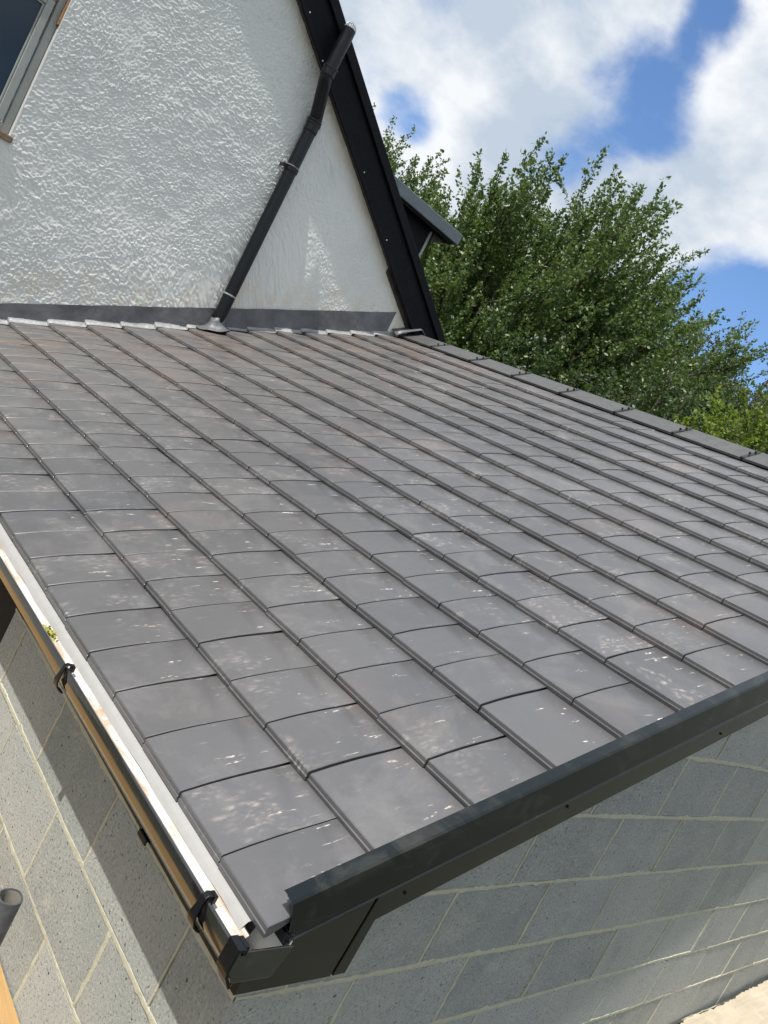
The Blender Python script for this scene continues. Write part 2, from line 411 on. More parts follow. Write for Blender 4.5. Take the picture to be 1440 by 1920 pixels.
# ridge tiles: angled, with dark unions between
def ridge_piece(y0, y1, lift=0):
    m_ = MB(); prof = []
    dS = S_APEX-S_RIDGE
    near = [(S_RIDGE, .0), (S_RIDGE, .000), (S_APEX-.040, .016), (S_APEX-.010, .024)]
    top = [rf(s, 0, h+lift) for s, h in near[1:]]
    top = top+[Vector((2*XR+.004-v.x, 0, v.z)) for v in top[::-1]]
    low = [rf(s, 0, h+lift-.016) for s, h in near[1:]]
    low = low+[Vector((2*XR+.004-v.x, 0, v.z)) for v in low[::-1]]
    poly = top+low[::-1]
    n = len(top); A = [Vector((v.x, y0, v.z)) for v in poly]; B = [Vector((v.x, y1, v.z)) for v in poly]
    N = len(poly); fs = [(i, (i+1) % N, N+(i+1) % N, N+i) for i in range(N)]
    fs += [(i, i+1, N-2-i, N-1-i) for i in range(n-1)]+[(N+i+1, N+i, N+N-1-i, N+N-2-i) for i in range(n-1)]
    m_.add(A+B, fs); return m_
y = -.06; rj = [1.579-.55*3, 1.579-.55*2, 1.579-.55, 1.579, 2.13, 2.657, 3.22, 3.78, 4.336, 4.90]
rj = [v for v in rj if v > -.05]; cuts = [-.085]+rj+[YW-.02]
for a, c in zip(cuts[:-1], cuts[1:]):
    if c-a < .05: continue
    o = ridge_piece(a+.006, c-.006, random.uniform(-.002, .003)).build('ridge_tile', M['ridge_clay'], roof, smooth=25)
for v in rj:
    u_ = ridge_piece(v-.014, v+.014, .006)
    for sA in (S_RIDGE+.09, S_RIDGE+.17):
        p = rf(sA, v, .018); u_.tube([p, p+Vector((-SP, 0, CP))*.016], .008, 8)
    u_.build('ridge_union', M['black_union'], roof, smooth=25)
o = ridge_piece(-.10, -.0865, .004).build('ridge_end_cap', M['black_union'], roof)

# ---- walls
def wall_blocks(parent, to3, rects, mortar_name, clip=None, thin=1.):
    """rects: (u0,u1,v0,v1) face rectangles; clip: (a,b): keep v < a+b*u"""
    for (u0, u1, v0, v1) in rects:
        poly = [(u0, v0), (u1, v0), (u1, v1), (u0, v1)]
        if clip:
            a, bb = clip; f = lambda q: a+bb*q[0]-q[1]; outp = []
            for i in range(len(poly)):
                p, q = poly[i], poly[(i+1) % len(poly)]; fp, fq = f(p), f(q)
                if fp >= 0: outp.append(p)
                if fp*fq < 0: k = fp/(fp-fq); outp.append((p[0]+(q[0]-p[0])*k, p[1]+(q[1]-p[1])*k))
            poly = outp
        if len(poly) < 3: continue
        cu = sum(p[0] for p in poly)/len(poly); cv = sum(p[1] for p in poly)/len(poly)
        area = abs(sum(poly[i][0]*poly[(i+1) % len(poly)][1]-poly[(i+1) % len(poly)][0]*poly[i][1] for i in range(len(poly))))/2
        if area < .002: continue
        d = random.uniform(-.0016, .0016); tu, tv = random.gauss(0, .003), random.gauss(0, .003)
        jit = [(p[0]+random.uniform(-.0015, .0015), p[1]+random.uniform(-.0015, .0015)) for p in poly]
        ins = [(cu+(p[0]-cu)*(1-.005/max(.03, hypot(p[0]-cu, p[1]-cv))), cv+(p[1]-cv)*(1-.005/max(.03, hypot(p[0]-cu, p[1]-cv)))) for p in jit]
        N = len(poly); mbk = MB()
        ring0 = [to3(p[0], p[1], -.06) for p in jit]; ring1 = [to3(p[0], p[1], d-.003) for p in jit]
        ring2 = [to3(p[0], p[1], d+(p[0]-cu)*tu+(p[1]-cv)*tv) for p in ins]
        mbk.add(ring0+ring1+ring2, [(i, (i+1) % N, N+(i+1) % N, N+i) for i in range(N)]+[(N+i, N+(i+1) % N, 2*N+(i+1) % N, 2*N+i) for i in range(N)]+[tuple(range(2*N, 3*N)), tuple(range(N))[::-1]])
        mbk.build('block', M['block'], parent)
def mortar_strip(mb, to3, p0, p1, width, proud, rag=.35, clip=None):
    L = hypot(p1[0]-p0[0], p1[1]-p0[1])
    if L < .02: return
    n = max(2, int(L/.014)); du, dv = (p1[0]-p0[0])/L, (p1[1]-p0[1])/L; nu, nv = -dv, du
    rows = []
    w1 = w2 = width/2
    for i in range(n+1):
        a = i/n*L
        w1 += random.gauss(0, .0011); w2 += random.gauss(0, .0011)
        w1 = min(max(w1, width*.30), width*.78); w2 = min(max(w2, width*.30), width*.78)
        e1 = w1+(random.random() < .10)*random.uniform(0, .005)*rag*2; e2 = w2+(random.random() < .10)*random.uniform(0, .005)*rag*2
        c = (p0[0]+du*a, p0[1]+dv*a); pr = proud+random.gauss(0, .0007)
        rows.append([to3(c[0]+nu*e1, c[1]+nv*e1, -.004), to3(c[0]+nu*e1*.8, c[1]+nv*e1*.8, pr*.7), to3(c[0], c[1], pr),
                     to3(c[0]-nu*e2*.8, c[1]-nv*e2*.8, pr*.7), to3(c[0]-nu*e2, c[1]-nv*e2, -.004)])
    V = [v for r in rows for v in r]; F = [(i*5+j, i*5+j+1, (i+1)*5+j+1, (i+1)*5+j) for i in range(n) for j in range(4)]
    mb.add(V, F)

# side wall below the gutter (faces -X); u = y
def to_side(u, v, d): return Vector((-d, u, v))
OPEN0, OPEN1 = 1.70, 3.30
b = MB()
b.box((.012, .03, GROUND), (.21, OPEN0, .20)); b.box((.012, OPEN1, GROUND), (.21, YW-.01, .20)); b.box((.012, OPEN0+.001, .02), (.21, OPEN1-.001, .199))
b.box((.012, OPEN0+.001, GROUND), (.21, OPEN1-.001, -1.6))
sw = b.build('side_wall', M['mortar'], ext)
LY = .2087; rects = []; mb = MB()
for k in range(-5, 1):
    z0 = .225*k+.005; z1 = .225*(k+1)-.005
    if k == 0: z1 = .12
    ys = [0.0]; y = LY+(.225 if k % 2 == 0 else 0) - .45
    while y < OPEN0-.04:
        if y > .03: ys.append(y)
        y += .45
    ys.append(OPEN0)
    for a, c in zip(ys[:-1], ys[1:]):
        rects.append((a+(.005 if a > 0 else -.001), c-(.005 if c < OPEN0 else 0), z0, z1))
        if a > 0: mortar_strip(mb, to_side, (a, z0-.004), (a, z1+.004), random.choice((.009, .010, .016)), .0012)
    mortar_strip(mb, to_side, (0.0, .225*k), (OPEN0-.002, .225*k), .0135, .0022, .8)
    yy = OPEN1
    while yy < YW-.05:
        rects.append((yy+.005, min(yy+.445, YW-.012), z0, z1)); yy += .45
wall_blocks(sw, to_side, rects, 'mortar')
mb.build('mortar_joints', M['mortar'], sw, smooth=40)
o = MB(); o.box((.212, OPEN0-.2, -1.6), (.24, OPEN1+.2, .06)); o.build('dark_interior', M['dark_inside'], sw)  # near-black panel: the unlit room's shade is put into its colour

# gable wall under the verge (faces -Y); u = x
def to_gab(u, v, d): return Vector((u, -d, v))
HB = -.20
b = MB(); top = lambda x: zroof(x, -.125)
def wedge(x0, x1):
    a = [(x0, .012, GROUND), (x1, .012, GROUND), (x1, .012, top(x1)), (x0, .012, top(x0))]
    b.prism([Vector(v) for v in a], [Vector((v[0], .21, v[2])) for v in a])
wedge(.02, XR)
a = [(XR+.001, .012, GROUND), (2*XR-.02, .012, GROUND), (2*XR-.02, .012, top(.02)), (XR+.001, .012, top(XR))]
b.prism([Vector(v) for v in a], [Vector((v[0], .21, v[2])) for v in a])
gw = b.build('gable_wall', M['mortar'], ext)
RX = .1325; rects = []; mb = MB(); ca = (zroof(0, -.13), TP)
for k in range(-5, 9):
    z0 = .225*k+.005; z1 = .225*(k+1)-.005
    xs = [0.0] ; x = RX+(.0 if k % 2 == 0 else .225)-.45
    xmax = 5.2
    while x < xmax-.04:
        if x > .03: xs.append(x)
        x += .45
    xs.append(xmax)
    for a_, c in zip(xs[:-1], xs[1:]):
        rects.append((a_+(.005 if a_ > 0 else -.001), c-.005, z0, z1))
        if a_ > 0:
            zt = min(z1+.004, ca[0]+ca[1]*a_)
            if zt > z0: mortar_strip(mb, to_gab, (a_, z0-.004), (a_, zt), random.choice((.008, .010, .011)), .0010)
    xs0 = max(0.0, (.225*k-ca[0])/ca[1])
    if xs0 < xmax: mortar_strip(mb, to_gab, (xs0, .225*k), (xmax, .225*k), .0135, .0024, .8)
wall_blocks(gw, to_gab, rects, 'mortar', clip=ca)
mb.build('mortar_joints', M['mortar'], gw, smooth=40)

# ---- eaves: fascia, underlay tray, gutter
b = MB(); b.box((-.045, -.0285, .045), (-.027, YW-.02, .232)); fas = b.build('fascia_board', M['verge_black'], ext, bevel=.002)
b = MB(); b.box((-.0265, -.012, .05), (-.002, YW-.03, .066)); b.build('soffit_strip', M['black_wood'], ext)
GD = -.010                                                # fall of the gutter per metre
def gut_mesh(prof, y0, y1, thick=0, ny=14):
    V = []; F = []; n = len(prof)
    for i in range(ny+1):
        y = y0+(y1-y0)*i/ny
        for (x, z) in prof: V.append((x, y, z+GD*max(0, y)))
    for i in range(ny):
        for j in range(n-1): F.append((i*n+j, i*n+j+1, (i+1)*n+j+1, (i+1)*n+j))
    return V, F
outer = [(-.170, .2255), (-.1715, .2295), (-.176, .2310), (-.1790, .2285), (-.1792, .196), (-.1760, .189), (-.1600, .168), (-.154, .1648), (-.071, .1648), (-.066, .168), (-.050, .228), (-.0495, .236)]
inner = [(-.0515, .2358), (-.0520, .2275), (-.068, .1690), (-.0725, .1668), (-.153, .1668), (-.1585, .1695), (-.1742, .190), (-.1772, .197), (-.1770, .2275), (-.1755, .2290), (-.1725, .2280), (-.1715, .2250)]
V, F = gut_mesh(outer, -.098, YW-.05)
b = MB(); b.add(V, F); gut = b.build('gutter', M['gutter_black'], ext, smooth=28)
V, F = gut_mesh(inner, -.0975, YW-.05)
b = MB(); b.add(V, F); b.build('gutter_lining', M['gutter_white'], gut, smooth=28)
# stop end
cap = [(-.1800, .2300), (-.1802, .1955), (-.1765, .188), (-.1600, .1645), (-.154, .1630), (-.0705, .1630), (-.0650, .1665), (-.0482, .2290)]
b = MB(); b.prism([Vector((x, -.1035, z)) for x, z in cap], [Vector((x, -.0985, z)) for x, z in cap]); b.build('stop_end', M['gutter_black'], gut, bevel=.0012)
# stop-end clip wrapping the front corner
b = MB()
ring = lambda e: [(-.1700+e*.2, .2345+e), (-.1805-e, .2345+e), (-.1812-e, .1950), (-.1775-e, .187-e*.6), (-.1600-e*.6, .1630-e)]
r0 = ring(.0015); r1 = ring(.0075)
for ya, yb in ((-.110, -.074),):
    for j in range(4):
        q = [r0[j], r0[j+1], r1[j+1], r1[j]]
        b.prism([Vector((x, ya, z)) for x, z in q], [Vector((x, yb, z)) for x, z in q])
b.box((-.171, -.106, .224), (-.160, -.078, .2435))
b.build('gutter_clip', M['pipe_black'], gut, bevel=.0015)
b = MB(); b.box((-.066, -.094, .222), (-.050, -.060, .2445)); b.box((-.062, -.098, .2446), (-.054, -.066, .250)); b.build('gutter_clip', M['pipe_black'], gut, bevel=.002)
# strap brackets hooked over the front lip
def bracket(yc):
    dz = GD*max(0, yc); b = MB()
    path = [(-.163, .2255, .007), (-.164, .2375, .007), (-.176, .2395, .007), (-.1835, .234, .0075), (-.1850, .217, .0085), (-.1870, .203, .0105), (-.1885, .190, .0130), (-.183, .176, .0135), (-.172, .166, .0125), (-.160, .1600, .011)]
    th = .0036; rowsA = []
    for i, (x, z, w) in enumerate(path):
        x0, z0, _ = path[max(0, i-1)]; x1, z1, _ = path[min(len(path)-1, i+1)]
        L = hypot(x1-x0, z1-z0); nx, nz = (z1-z0)/L, -(x1-x0)/L
        if i == 0: pass
        rowsA.append([(x-nx*th/2, yc-w, z-nz*th/2+dz), (x-nx*th/2, yc+w, z-nz*th/2+dz), (x+nx*th/2, yc+w, z+nz*th/2+dz), (x+nx*th/2, yc-w, z+nz*th/2+dz)])
    n = len(rowsA); Vv = [p for r in rowsA for p in r]
    Ff = [(i*4+j, i*4+(j+1) % 4, (i+1)*4+(j+1) % 4, (i+1)*4+j) for i in range(n-1) for j in range(4)]+[(0, 1, 2, 3), tuple((n-1)*4+j for j in (3, 2, 1, 0))]
    b.add(Vv, Ff); b.box((-.1655, yc-.009, .2215+dz), (-.157, yc+.009, .2385+dz))
    b.build('gutter_bracket', M['pipe_black'], gut, smooth=35, bevel=.001)
for yc in (.03, .872, 1.72, 2.6, 3.5, 4.4): bracket(yc)
b = MB(); b.box((-.052, .41, .036), (-.046, .455, .052)); b.build('fascia_clip', M['pipe_black'], fas, bevel=.002)
# underlay tray draped from under the tiles into the gutter, wavy edge
V = []; F = []; ny = 220; rows = [(.06, -.030), (.006, -.028), (-.002, None)]
for i in range(ny+1):
    y = -.040+(YW-.1+.04)*i/ny
    wv = .0016*sin(y*5.1)+.0012*sin(y*13.7+1)+.0008*sin(y*31+.4)
    gz = GD*max(0, y)
    e = [rf(.09, y, -.0345), rf(.02, y, -.0300), Vector((-.1205, y, .2330+gz*.5)), Vector((-.1265, y, .2255+gz*.8)), Vector((-.1320+wv*.3, y, .2150+wv*1.9+gz))]
    V += e; 
F = [(i*5+j, i*5+j+1, (i+1)*5+j+1, (i+1)*5+j) for i in range(ny) for j in range(4)]
b = MB(); b.add(V, F); b.build('eaves_underlay', M['felt_tray'], ext, smooth=60)
# pale plastic eaves tray below it, stained with silt
def m_tray():
    m, t, b = mat('eaves_tray'); wp = world_pos(t)
    f = t.math('MULTIPLY', t.map(t.noise(t.scalev(wp, (30, 5, 30)), 1, 6, .68, .8), .42, .56), t.map(t.noise(wp, 2.2, 2), .32, .48))
    c = t.mix(f, (.60, .595, .575), (.40, .27, .165))
    c = t.mix(t.map(t.noise(wp, 55, 3, .6), .66, .72), c, (.10, .08, .05))
    setp(t, b, Base_Color=c, Roughness=.7); M['eaves_tray'] = m
m_tray()
V = []; ny = 200
for i in range(ny+1):
    y = -.060+(YW-.08)*i/ny; gz = GD*max(0, y); wv = .0010*sin(y*9)+.0008*sin(y*23)
    V += [(-.1240, y, .2215+gz), (-.1325+wv, y, .2145+gz+wv), (-.1475, y, .2090+gz+wv*.5), (-.1520, y, .2060+gz), (-.1525, y, .1980+gz)]
b = MB(); b.add(V, [(i*5+j, i*5+j+1, (i+1)*5+j+1, (i+1)*5+j) for i in range(ny) for j in range(4)]); b.build('eaves_tray', M['eaves_tray'], ext, smooth=60)
# silt lying in the gutter
V = []; F = []; ny = 160
m_simple('gutter_silt', (.46, .31, .19), .95, .5, 45)
for i in range(ny+1):
    y = .12+3.6*i/ny; w = max(.0, .003+.006*sin(y*7.3)+.005*sin(y*19+2)+.003*sin(y*47)); dz = GD*max(0, y)
    V += [(-.0725, y, .1672+dz), (-.0765-w*.5, y, .1690+dz+.001), (-.079-w, y, .1668+dz)]
F = [(i*3+j, i*3+j+1, (i+1)*3+j+1, (i+1)*3+j) for i in range(ny) for j in range(2)]
b = MB(); b.add(V, F); b.build('gutter_silt', M['gutter_silt'], gut)

# ---- verge: box end, bargeboard, metal verge trim
yb0, yb1 = -.030, -.012
def slab(poly, y0, y1): 
    m_ = MB(); m_.prism([Vector((x, y0, z)) for x, z in poly], [Vector((x, y1, z)) for x, z in poly]); return m_
zt = lambda x, h: zroof(x, h)
slab([(-.046, .046), (.2155, .050), (.2385, zt(.2385, -.030)), (-.046, zt(-.046, -.030))], yb0, yb1).build('box_end', M['board_black'], ext, bevel=.0015)
x2 = XR-.002
slab([(.2235, .050), (.2610, .0525), (.2655, zt(.2655, -.222)), (x2, zt(x2, -.222)), (x2, zt(x2, -.030)), (.2465, zt(.2465, -.030))], yb0, yb1).build('bargeboard', M['board_black'], ext, bevel=.0015)
barge = bpy.data.objects['bargeboard']
b = MB(); b.box((.213, -.0115, .05), (.25, -.010, .30)); b.build('joint_shadow_gap', M['dark_inside'], ext)
for (u, v) in ((760, 1675), (1065, 1513), (1352, 1376)):
    p = on_y(u, v, -.0315); b = MB(); b.tube([p+Vector((0, -.0022, 0)), p+Vector((0, .004, 0))], .0042, 10); b.build('screw_hole', M['screw'], barge)
def section_extrude(sec, s0, s1, th=.0016, n=40, wob=.0):
    """sec: (y,h) open polyline -> thin folded sheet along the slope"""
    b = MB(); N = len(sec)
    nrm = []
    for i in range(N):
        y0, h0 = sec[max(0, i-1)]; y1, h1 = sec[min(N-1, i+1)]; L = hypot(y1-y0, h1-h0); nrm.append(((h1-h0)/L, -(y1-y0)/L))
    loop = list(sec)+[(sec[i][0]+nrm[i][0]*th, sec[i][1]+nrm[i][1]*th) for i in range(N-1, -1, -1)]
    K = len(loop); V = []
    for i in range(n+1):
        s = s0+(s1-s0)*i/n; w = wob*(sin(s*2.1)+.5*sin(s*5.3+1))
        for (y, h) in loop: V.append(rf(s, y+w*.6, h+w))
    F = [(i*K+j, i*K+(j+1) % K, (i+1)*K+(j+1) % K, (i+1)*K+j) for i in range(n) for j in range(K)]
    F += [(j, j+1, K-2-j, K-1-j) for j in range(N-1)]+[(n*K+j+1, n*K+j, n*K+K-1-j, n*K+K-2-j) for j in range(N-1)]
    b.add(V, F); return b
sec = [(-.060, .0385), (-.061, .0405), (-.0885, .0405), (-.0915, .0375), (-.0925, -.0490), (-.0955, -.0520), (-.0945, -.0540), (-.0890, -.0535), (-.032, -.056)]
section_extrude(sec, .052, S_APEX-.01, .0018, 60, .0007).build('verge_trim', M['verge_black'], ext, smooth=30)
vt = bpy.data.objects['verge_trim']
section_extrude([(-.052, .0125), (-.090, .0125)], .066, S_APEX-.01, .0016).build('lower_flange', M['verge_black'], vt)

# ---- lead flashing along the house wall
lead = MB()
zl0 = lambda x: .60+(x-.598)*.4707; zl1 = lambda x: .708+(x-.557)*.4805
laps = [-.6, .45, 1.19, 1.905, 2.62, 3.89]
sheets = []
for i, (a, c) in enumerate(zip(laps[:-1], laps[1:])):
    off = .012+.0022*(i % 2); b = MB(); n = 24; V = []
    for k in range(n+1):
        x = a-.03*(i > 0)+(c-a+.03*(i > 0))*k/n; w = .0022*sin(x*9+i)+.0015*sin(x*31)
        for (zz, d) in ((zl1(x)+w, 0.001), (zl1(x)+w, off), (zl0(x)+.03, off+w*.8), (zl0(x)-.05, off+.004), (zl0(x)-.05, .001)): V.append((x, YW-d-.004, zz))
    K = 5; F = [(p*K+j, p*K+(j+1) % K, (p+1)*K+(j+1) % K, (p+1)*K+j) for p in range(n) for j in range(K)]+[(0, 1, 2, 3, 4), tuple(n*K+j for j in range(4, -1, -1))]
    b.add(V, F); sheets.append(b)
fl = sheets[0].build('lead_flashing', M['lead_dark'], ext, smooth=40)
for bb in sheets[1:]: bb.build('lead_sheet', M['lead_dark'], fl, smooth=40)
# apron dressed over the tiles
V = []; ns = 520; nw = 9
for i in range(ns+1):
    s = .02+(S_RIDGE+.02)*i/ns; k = int(s/TG); q = s-k*TG
    drop = -.0256*max(0, min(1, (q-.03)/(TG-.03)))*.8 ; drop *= 1.0
    for j in range(nw+1):
        f = j/nw; wob = .006*(vnoise(np.array([s]), np.array([f*.1]), .045, 5)[0]-.5)+.005*(vnoise(np.array([s]), np.array([1.]), .11, 6)[0]-.5)
        y = YW-.010-(.052+.02*(vnoise(np.array([s]), np.array([3.]), .12, 8)[0]-.5))*f
        lift = .045*(1-f)**3+.004
        V.append(rf(s, y, drop+lift+wob*(.3+.7*f*(1-f)*3)))
F = [(i*(nw+1)+j, i*(nw+1)+j+1, (i+1)*(nw+1)+j+1, (i+1)*(nw+1)+j) for i in range(ns) for j in range(nw)]
b = MB(); b.add(V, F); b.build('lead_apron', M['lead_bright'], fl, smooth=50)
# saddle at the ridge end
b = MB()
pts = [(rf(S_RIDGE-.06, 0, .045), rf(S_RIDGE+.02, 0, .062)), ]
for y0_, y1_ in ((YW-.13, YW-.012),):
    A = [rf(S_RIDGE-.10, y0_, .012), rf(S_RIDGE-.02, y0_, .044), rf(S_APEX-.01, y0_, .078), Vector((2*XR-rf(S_RIDGE, 0, .044).x, y0_, rf(S_RIDGE, 0, .044).z))]
    B = [Vector((v.x, y1_, v.z+(.02 if i else .05))) for i, v in enumerate(A)]
    b.add(A+B, [(0, 1, 5, 4), (1, 2, 6, 5), (2, 3, 7, 6)])
o = b.build('ridge_saddle', M['lead_dark'], fl, smooth=40); md = o.modifiers.new('solid', 'SOLIDIFY'); md.thickness = .004

# ------------------------------------------------------------------ house: white gable behind
house = thing('house', 'white roughcast rendered house gable with black bargeboard and grey window', 'building', (-.4, 9, GROUND))
zb = lambda x: 3.868-.6335*(x-1.561)                      # underside of barge on the right slope
XA = -.4; ZA = zb(XA); zbl = lambda x: ZA-.6335*(XA-x)
# finely roughened render (real relief) where the view reaches; plain round it
WX0, WX1, WZ0, WZ1 = -1.02, .172, 1.772, 3.05             # window opening
gx0, gx1, gz0, gz1, st = -.75, 4.42, .25, 4.40, .0062
nx, nz = int((gx1-gx0)/st), int((gz1-gz0)/st)
X, Z = np.meshgrid(np.linspace(gx0, gx1, nx+1), np.linspace(gz0, gz1, nz+1))
wx = X+.008*(vnoise(X, Z, .04, 31)-.5)*2; wz = Z+.008*(vnoise(X, Z, .04, 32)-.5)*2
# sweeping trowel marks stretch the grain along slanting bands
ang = .5+.7*(vnoise(X, Z, .9, 33)-.5)
ux = wx*np.cos(ang)+wz*np.sin(ang); uz = -wx*np.sin(ang)+wz*np.cos(ang)
n1 = vnoise(ux*.9, uz, .0150, 11); n2 = vnoise(ux, uz, .0100, 12)
h = (.0040*np.clip(1.25-2.2*np.abs(n1-.5)*1.5, 0, 1)+.0050*n2)*(.55+.9*vnoise(X, Z, .16, 17))+.0030*vnoise(X, Z, .06, 13)+.010*vnoise(X, Z, .45, 14)
calm = np.clip((X-2.15)*1.6, 0, 1)*np.clip((2.9-Z)*1.3+.2, 0, 1)          # relief slightly flattened right of the pipe
h = h*(1-.12*calm)+.001*calm
near = (X > WX1-.002) | (X < WX0) | (Z < WZ0) | (Z > WZ1)
V = np.stack([X, YW-h+.004, Z], -1).reshape(-1, 3)
I = np.arange((nx+1)*(nz+1)).reshape(nz+1, nx+1)
F = np.stack([I[:-1, :-1], I[:-1, 1:], I[1:, 1:], I[1:, :-1]], -1).reshape(-1, 4)
cx = (X[:-1, :-1]+X[1:, 1:])/2; cz = (Z[:-1, :-1]+Z[1:, 1:])/2
keep = ~((cx > WX0) & (cx < WX1) & (cz > WZ0) & (cz < WZ1)) & (cz < np.minimum(3.868-.6335*(cx-1.561), ZA+.6335*(cx-XA))+.05) & (cz > .18+.43*cx)
F = F[keep.ravel()]
used = np.zeros(len(V), bool); used[F.ravel()] = True; remap = np.cumsum(used)-1
me = fast_mesh('wall', V[used], remap[F], True)
wall = link('wall', me, M['render'], house)
b = MB()
def quad_y(poly, y): b.add([(x, y, z) for x, z in poly], [tuple(range(len(poly)))])
XL, XRH = -6.0, 5.25
quad_y([(XL, GROUND), (gx0, GROUND), (gx0, zbl(gx0)), (XL, zbl(XL))], YW)
quad_y([(gx0, GROUND), (gx1, GROUND), (gx1, .45), (gx0, .45)], YW+.003)
quad_y([(gx1, GROUND), (XRH-.25, GROUND), (XRH-.25, zb(XRH-.25)), (gx1, zb(gx1))], YW)
quad_y([(gx0, gz1), (WX1+.2, gz1), (XA, ZA)], YW+.003)
b.build('outer_wall', M['render'], house)
b = MB(); b.box((XRH-.26, YW+.01, GROUND), (XRH-.25, 13, zb(XRH-.25))); b.box((XL, YW+.01, GROUND), (XL+.01, 13, zbl(XL))); b.box((XL, 12.99, GROUND), (XRH-.25, 13, zb(XRH-.25))); b.build('far_walls', M['render'], house)
# barge, soffit, verge edge, roof slopes
DB = .086
def rake(x0, x1, lo, hi, ya, yb_, zf=zb):
    m_ = MB(); m_.prism([Vector((x0, ya, zf(x0)+lo)), Vector((x1, ya, zf(x1)+lo)), Vector((x1, ya, zf(x1)+hi)), Vector((x0, ya, zf(x0)+hi))],
                        [Vector((x0, yb_, zf(x0)+lo)), Vector((x1, yb_, zf(x1)+lo)), Vector((x1, yb_, zf(x1)+hi)), Vector((x0, yb_, zf(x0)+hi))]); return m_
rake(XA, XRH, .0, .285, YW-DB, YW-DB+.025).build('bargeboard', M['black_wood'], house, bevel=.003)
rake(XA, XRH, .286, .385, YW-DB-.030, YW-DB+.02).build('verge_strip', M['black_wood'], house, bevel=.004)
rake(XA, XRH, .012, .030, YW-DB+.026, YW+.02).build('verge_soffit', M['soffit_wood'], house)
rake(XA, XRH, .150, .384, YW-DB+.0255, 13.1).build('roof_slope', M['house_tiles'], house)
rake(XL-.2, XA-.001, .0, .285, YW-DB, YW-DB+.025, zbl).build('bargeboard', M['black_wood'], house)
rake(XL-.2, XA-.001, .286, .385, YW-DB-.030, YW-DB+.02, zbl).build('verge_strip', M['black_wood'], house)
rake(XL-.2, XA-.001, .150, .384, YW-DB+.0255, 13.1, zbl).build('roof_slope', M['house_tiles'], house)
b = MB()
for (u, v) in ((581, 23), (605, 114), (683, 323), (725, 450)):
    p = on_y(u, v, YW-DB); b.tube([p+Vector((0, -.003, 0)), p+Vector((0, .003, 0))], .0065, 8)
    b.build('nail_head', M['white_board'], house); b = MB()
# weathered foot of the wall edge beside the barge
rake(3.55, 4.35, -.035, .004, YW-.030, YW-.006).build('edge_batten', M['soffit_wood'], house)
# window
fy = YW+.052
win = MB()
def frame(m_, x0, x1, z0, z1, w, ya, yb_):
    m_.box((x0, ya, z0), (x0+w, yb_, z1)); m_.box((x1-w, ya, z0), (x1, yb_, z1)); m_.box((x0+w, ya, z0), (x1-w, yb_, z0+w)); m_.box((x0+w, ya, z1-w), (x1-w, yb_, z1))
frame(win, WX0, WX1-.003, WZ0+.02, WZ1, .052, fy-.006, fy+.06)
wo = win.build('window', M['window_frame'], house, bevel=.004)
b = MB(); frame(b, -.40, WX1-.070, WZ0+.074, WZ1-.33, .050, fy-.022, fy+.03); b.build('sash', M['window_frame'], wo, bevel=.006)
b = MB(); frame(b, -.348, WX1-.1225, WZ0+.1265, WZ1-.3825, .012, fy-.013, fy+.02); b.build('glazing_bead', M['window_frame'], wo, bevel=.003)
b = MB(); b.box((-.40, fy-.015, WZ1-.325), (WX1-.070, fy+.03, WZ1-.055)); b.build('top_panel', M['window_frame'], wo, bevel=.004)
b = MB(); b.box((-.336, fy+.002, WZ0+.1385), (WX1-.1345, fy+.010, WZ1-.3945)); b.build('pane', M['glass'], wo)
b = MB(); b.box((WX0, fy+.02, WZ0), (-.41, fy+.03, WZ1)); b.build('pane', M['glass'], wo)
b = MB(); b.box((WX1-.001, YW-.011, WZ0-.01), (WX1+.010, fy+.06, WZ1)); b.build('reveal', M['white_board'], wo, bevel=.002)
b = MB(); b.box((WX0, YW+.0, WZ1), (WX1+.01, fy+.06, WZ1+.01)); b.build('reveal', M['render'], wo)
V, F = [], []
b = MB(); b.box((WX0-.04, YW-.040, WZ0-.030), (WX1+.020, fy+.05, WZ0+.012)); b.build('sill', M['sill_wood'], wo, bevel=.006)
b = MB()
for k in range(7):
    z = 2.60+.030*k; w = random.uniform(.004, .012); b.box((WX1-.012-w*.4, YW+.004, z), (WX1-.0015, YW+.045, z+.030))
b.build('bare_brick_edge', M['bare_edge'], wo, bevel=.002)
# flat-roofed dormer on the far slope
dy0, dy1 = 6.0, 8.6
dz1 = 3.535
d = MB(); d.box((2.0, dy0, dz1-.125), (4.68, dy1, dz1)); dor = d.build('dormer', M['grey_trim'], house, bevel=.008)
d = MB(); d.box((2.2, dy0+.03, dz1-.15), (4.62, dy1-.03, dz1-.126)); d.build('soffit_board', M['black_wood'], dor)
d = MB()
pl = [(2.2, dz1-.151), (4.36, dz1-.151), (4.36, zb(4.36)+.30), (2.2, zb(2.2)+.30)]
d.prism([Vector((x, dy0+.16, z)) for x, z in pl], [Vector((x, dy1-.16, z)) for x, z in pl]); d.build('cheek', M['black_wood'], dor)
d = MB(); d.box((4.361, dy0+.15, zb(4.36)+.30), (4.395, dy0+.26, dz1-.152)); d.build('corner_board', M['window_frame'], dor)
d = MB(); a0 = Vector((4.40, dy0+.10, dz1-.20)); d.prism([Vector((4.40, dy0+.12, dz1-.152)), Vector((4.56, dy0+.12, dz1-.152)), Vector((4.40, dy0+.12, dz1-.27))], [Vector((4.40, dy0+.16, dz1-.152)), Vector((4.56, dy0+.16, dz1-.152)), Vector((4.40, dy0+.16, dz1-.27))]); d.build('bracket', M['soffit_wood'], dor)

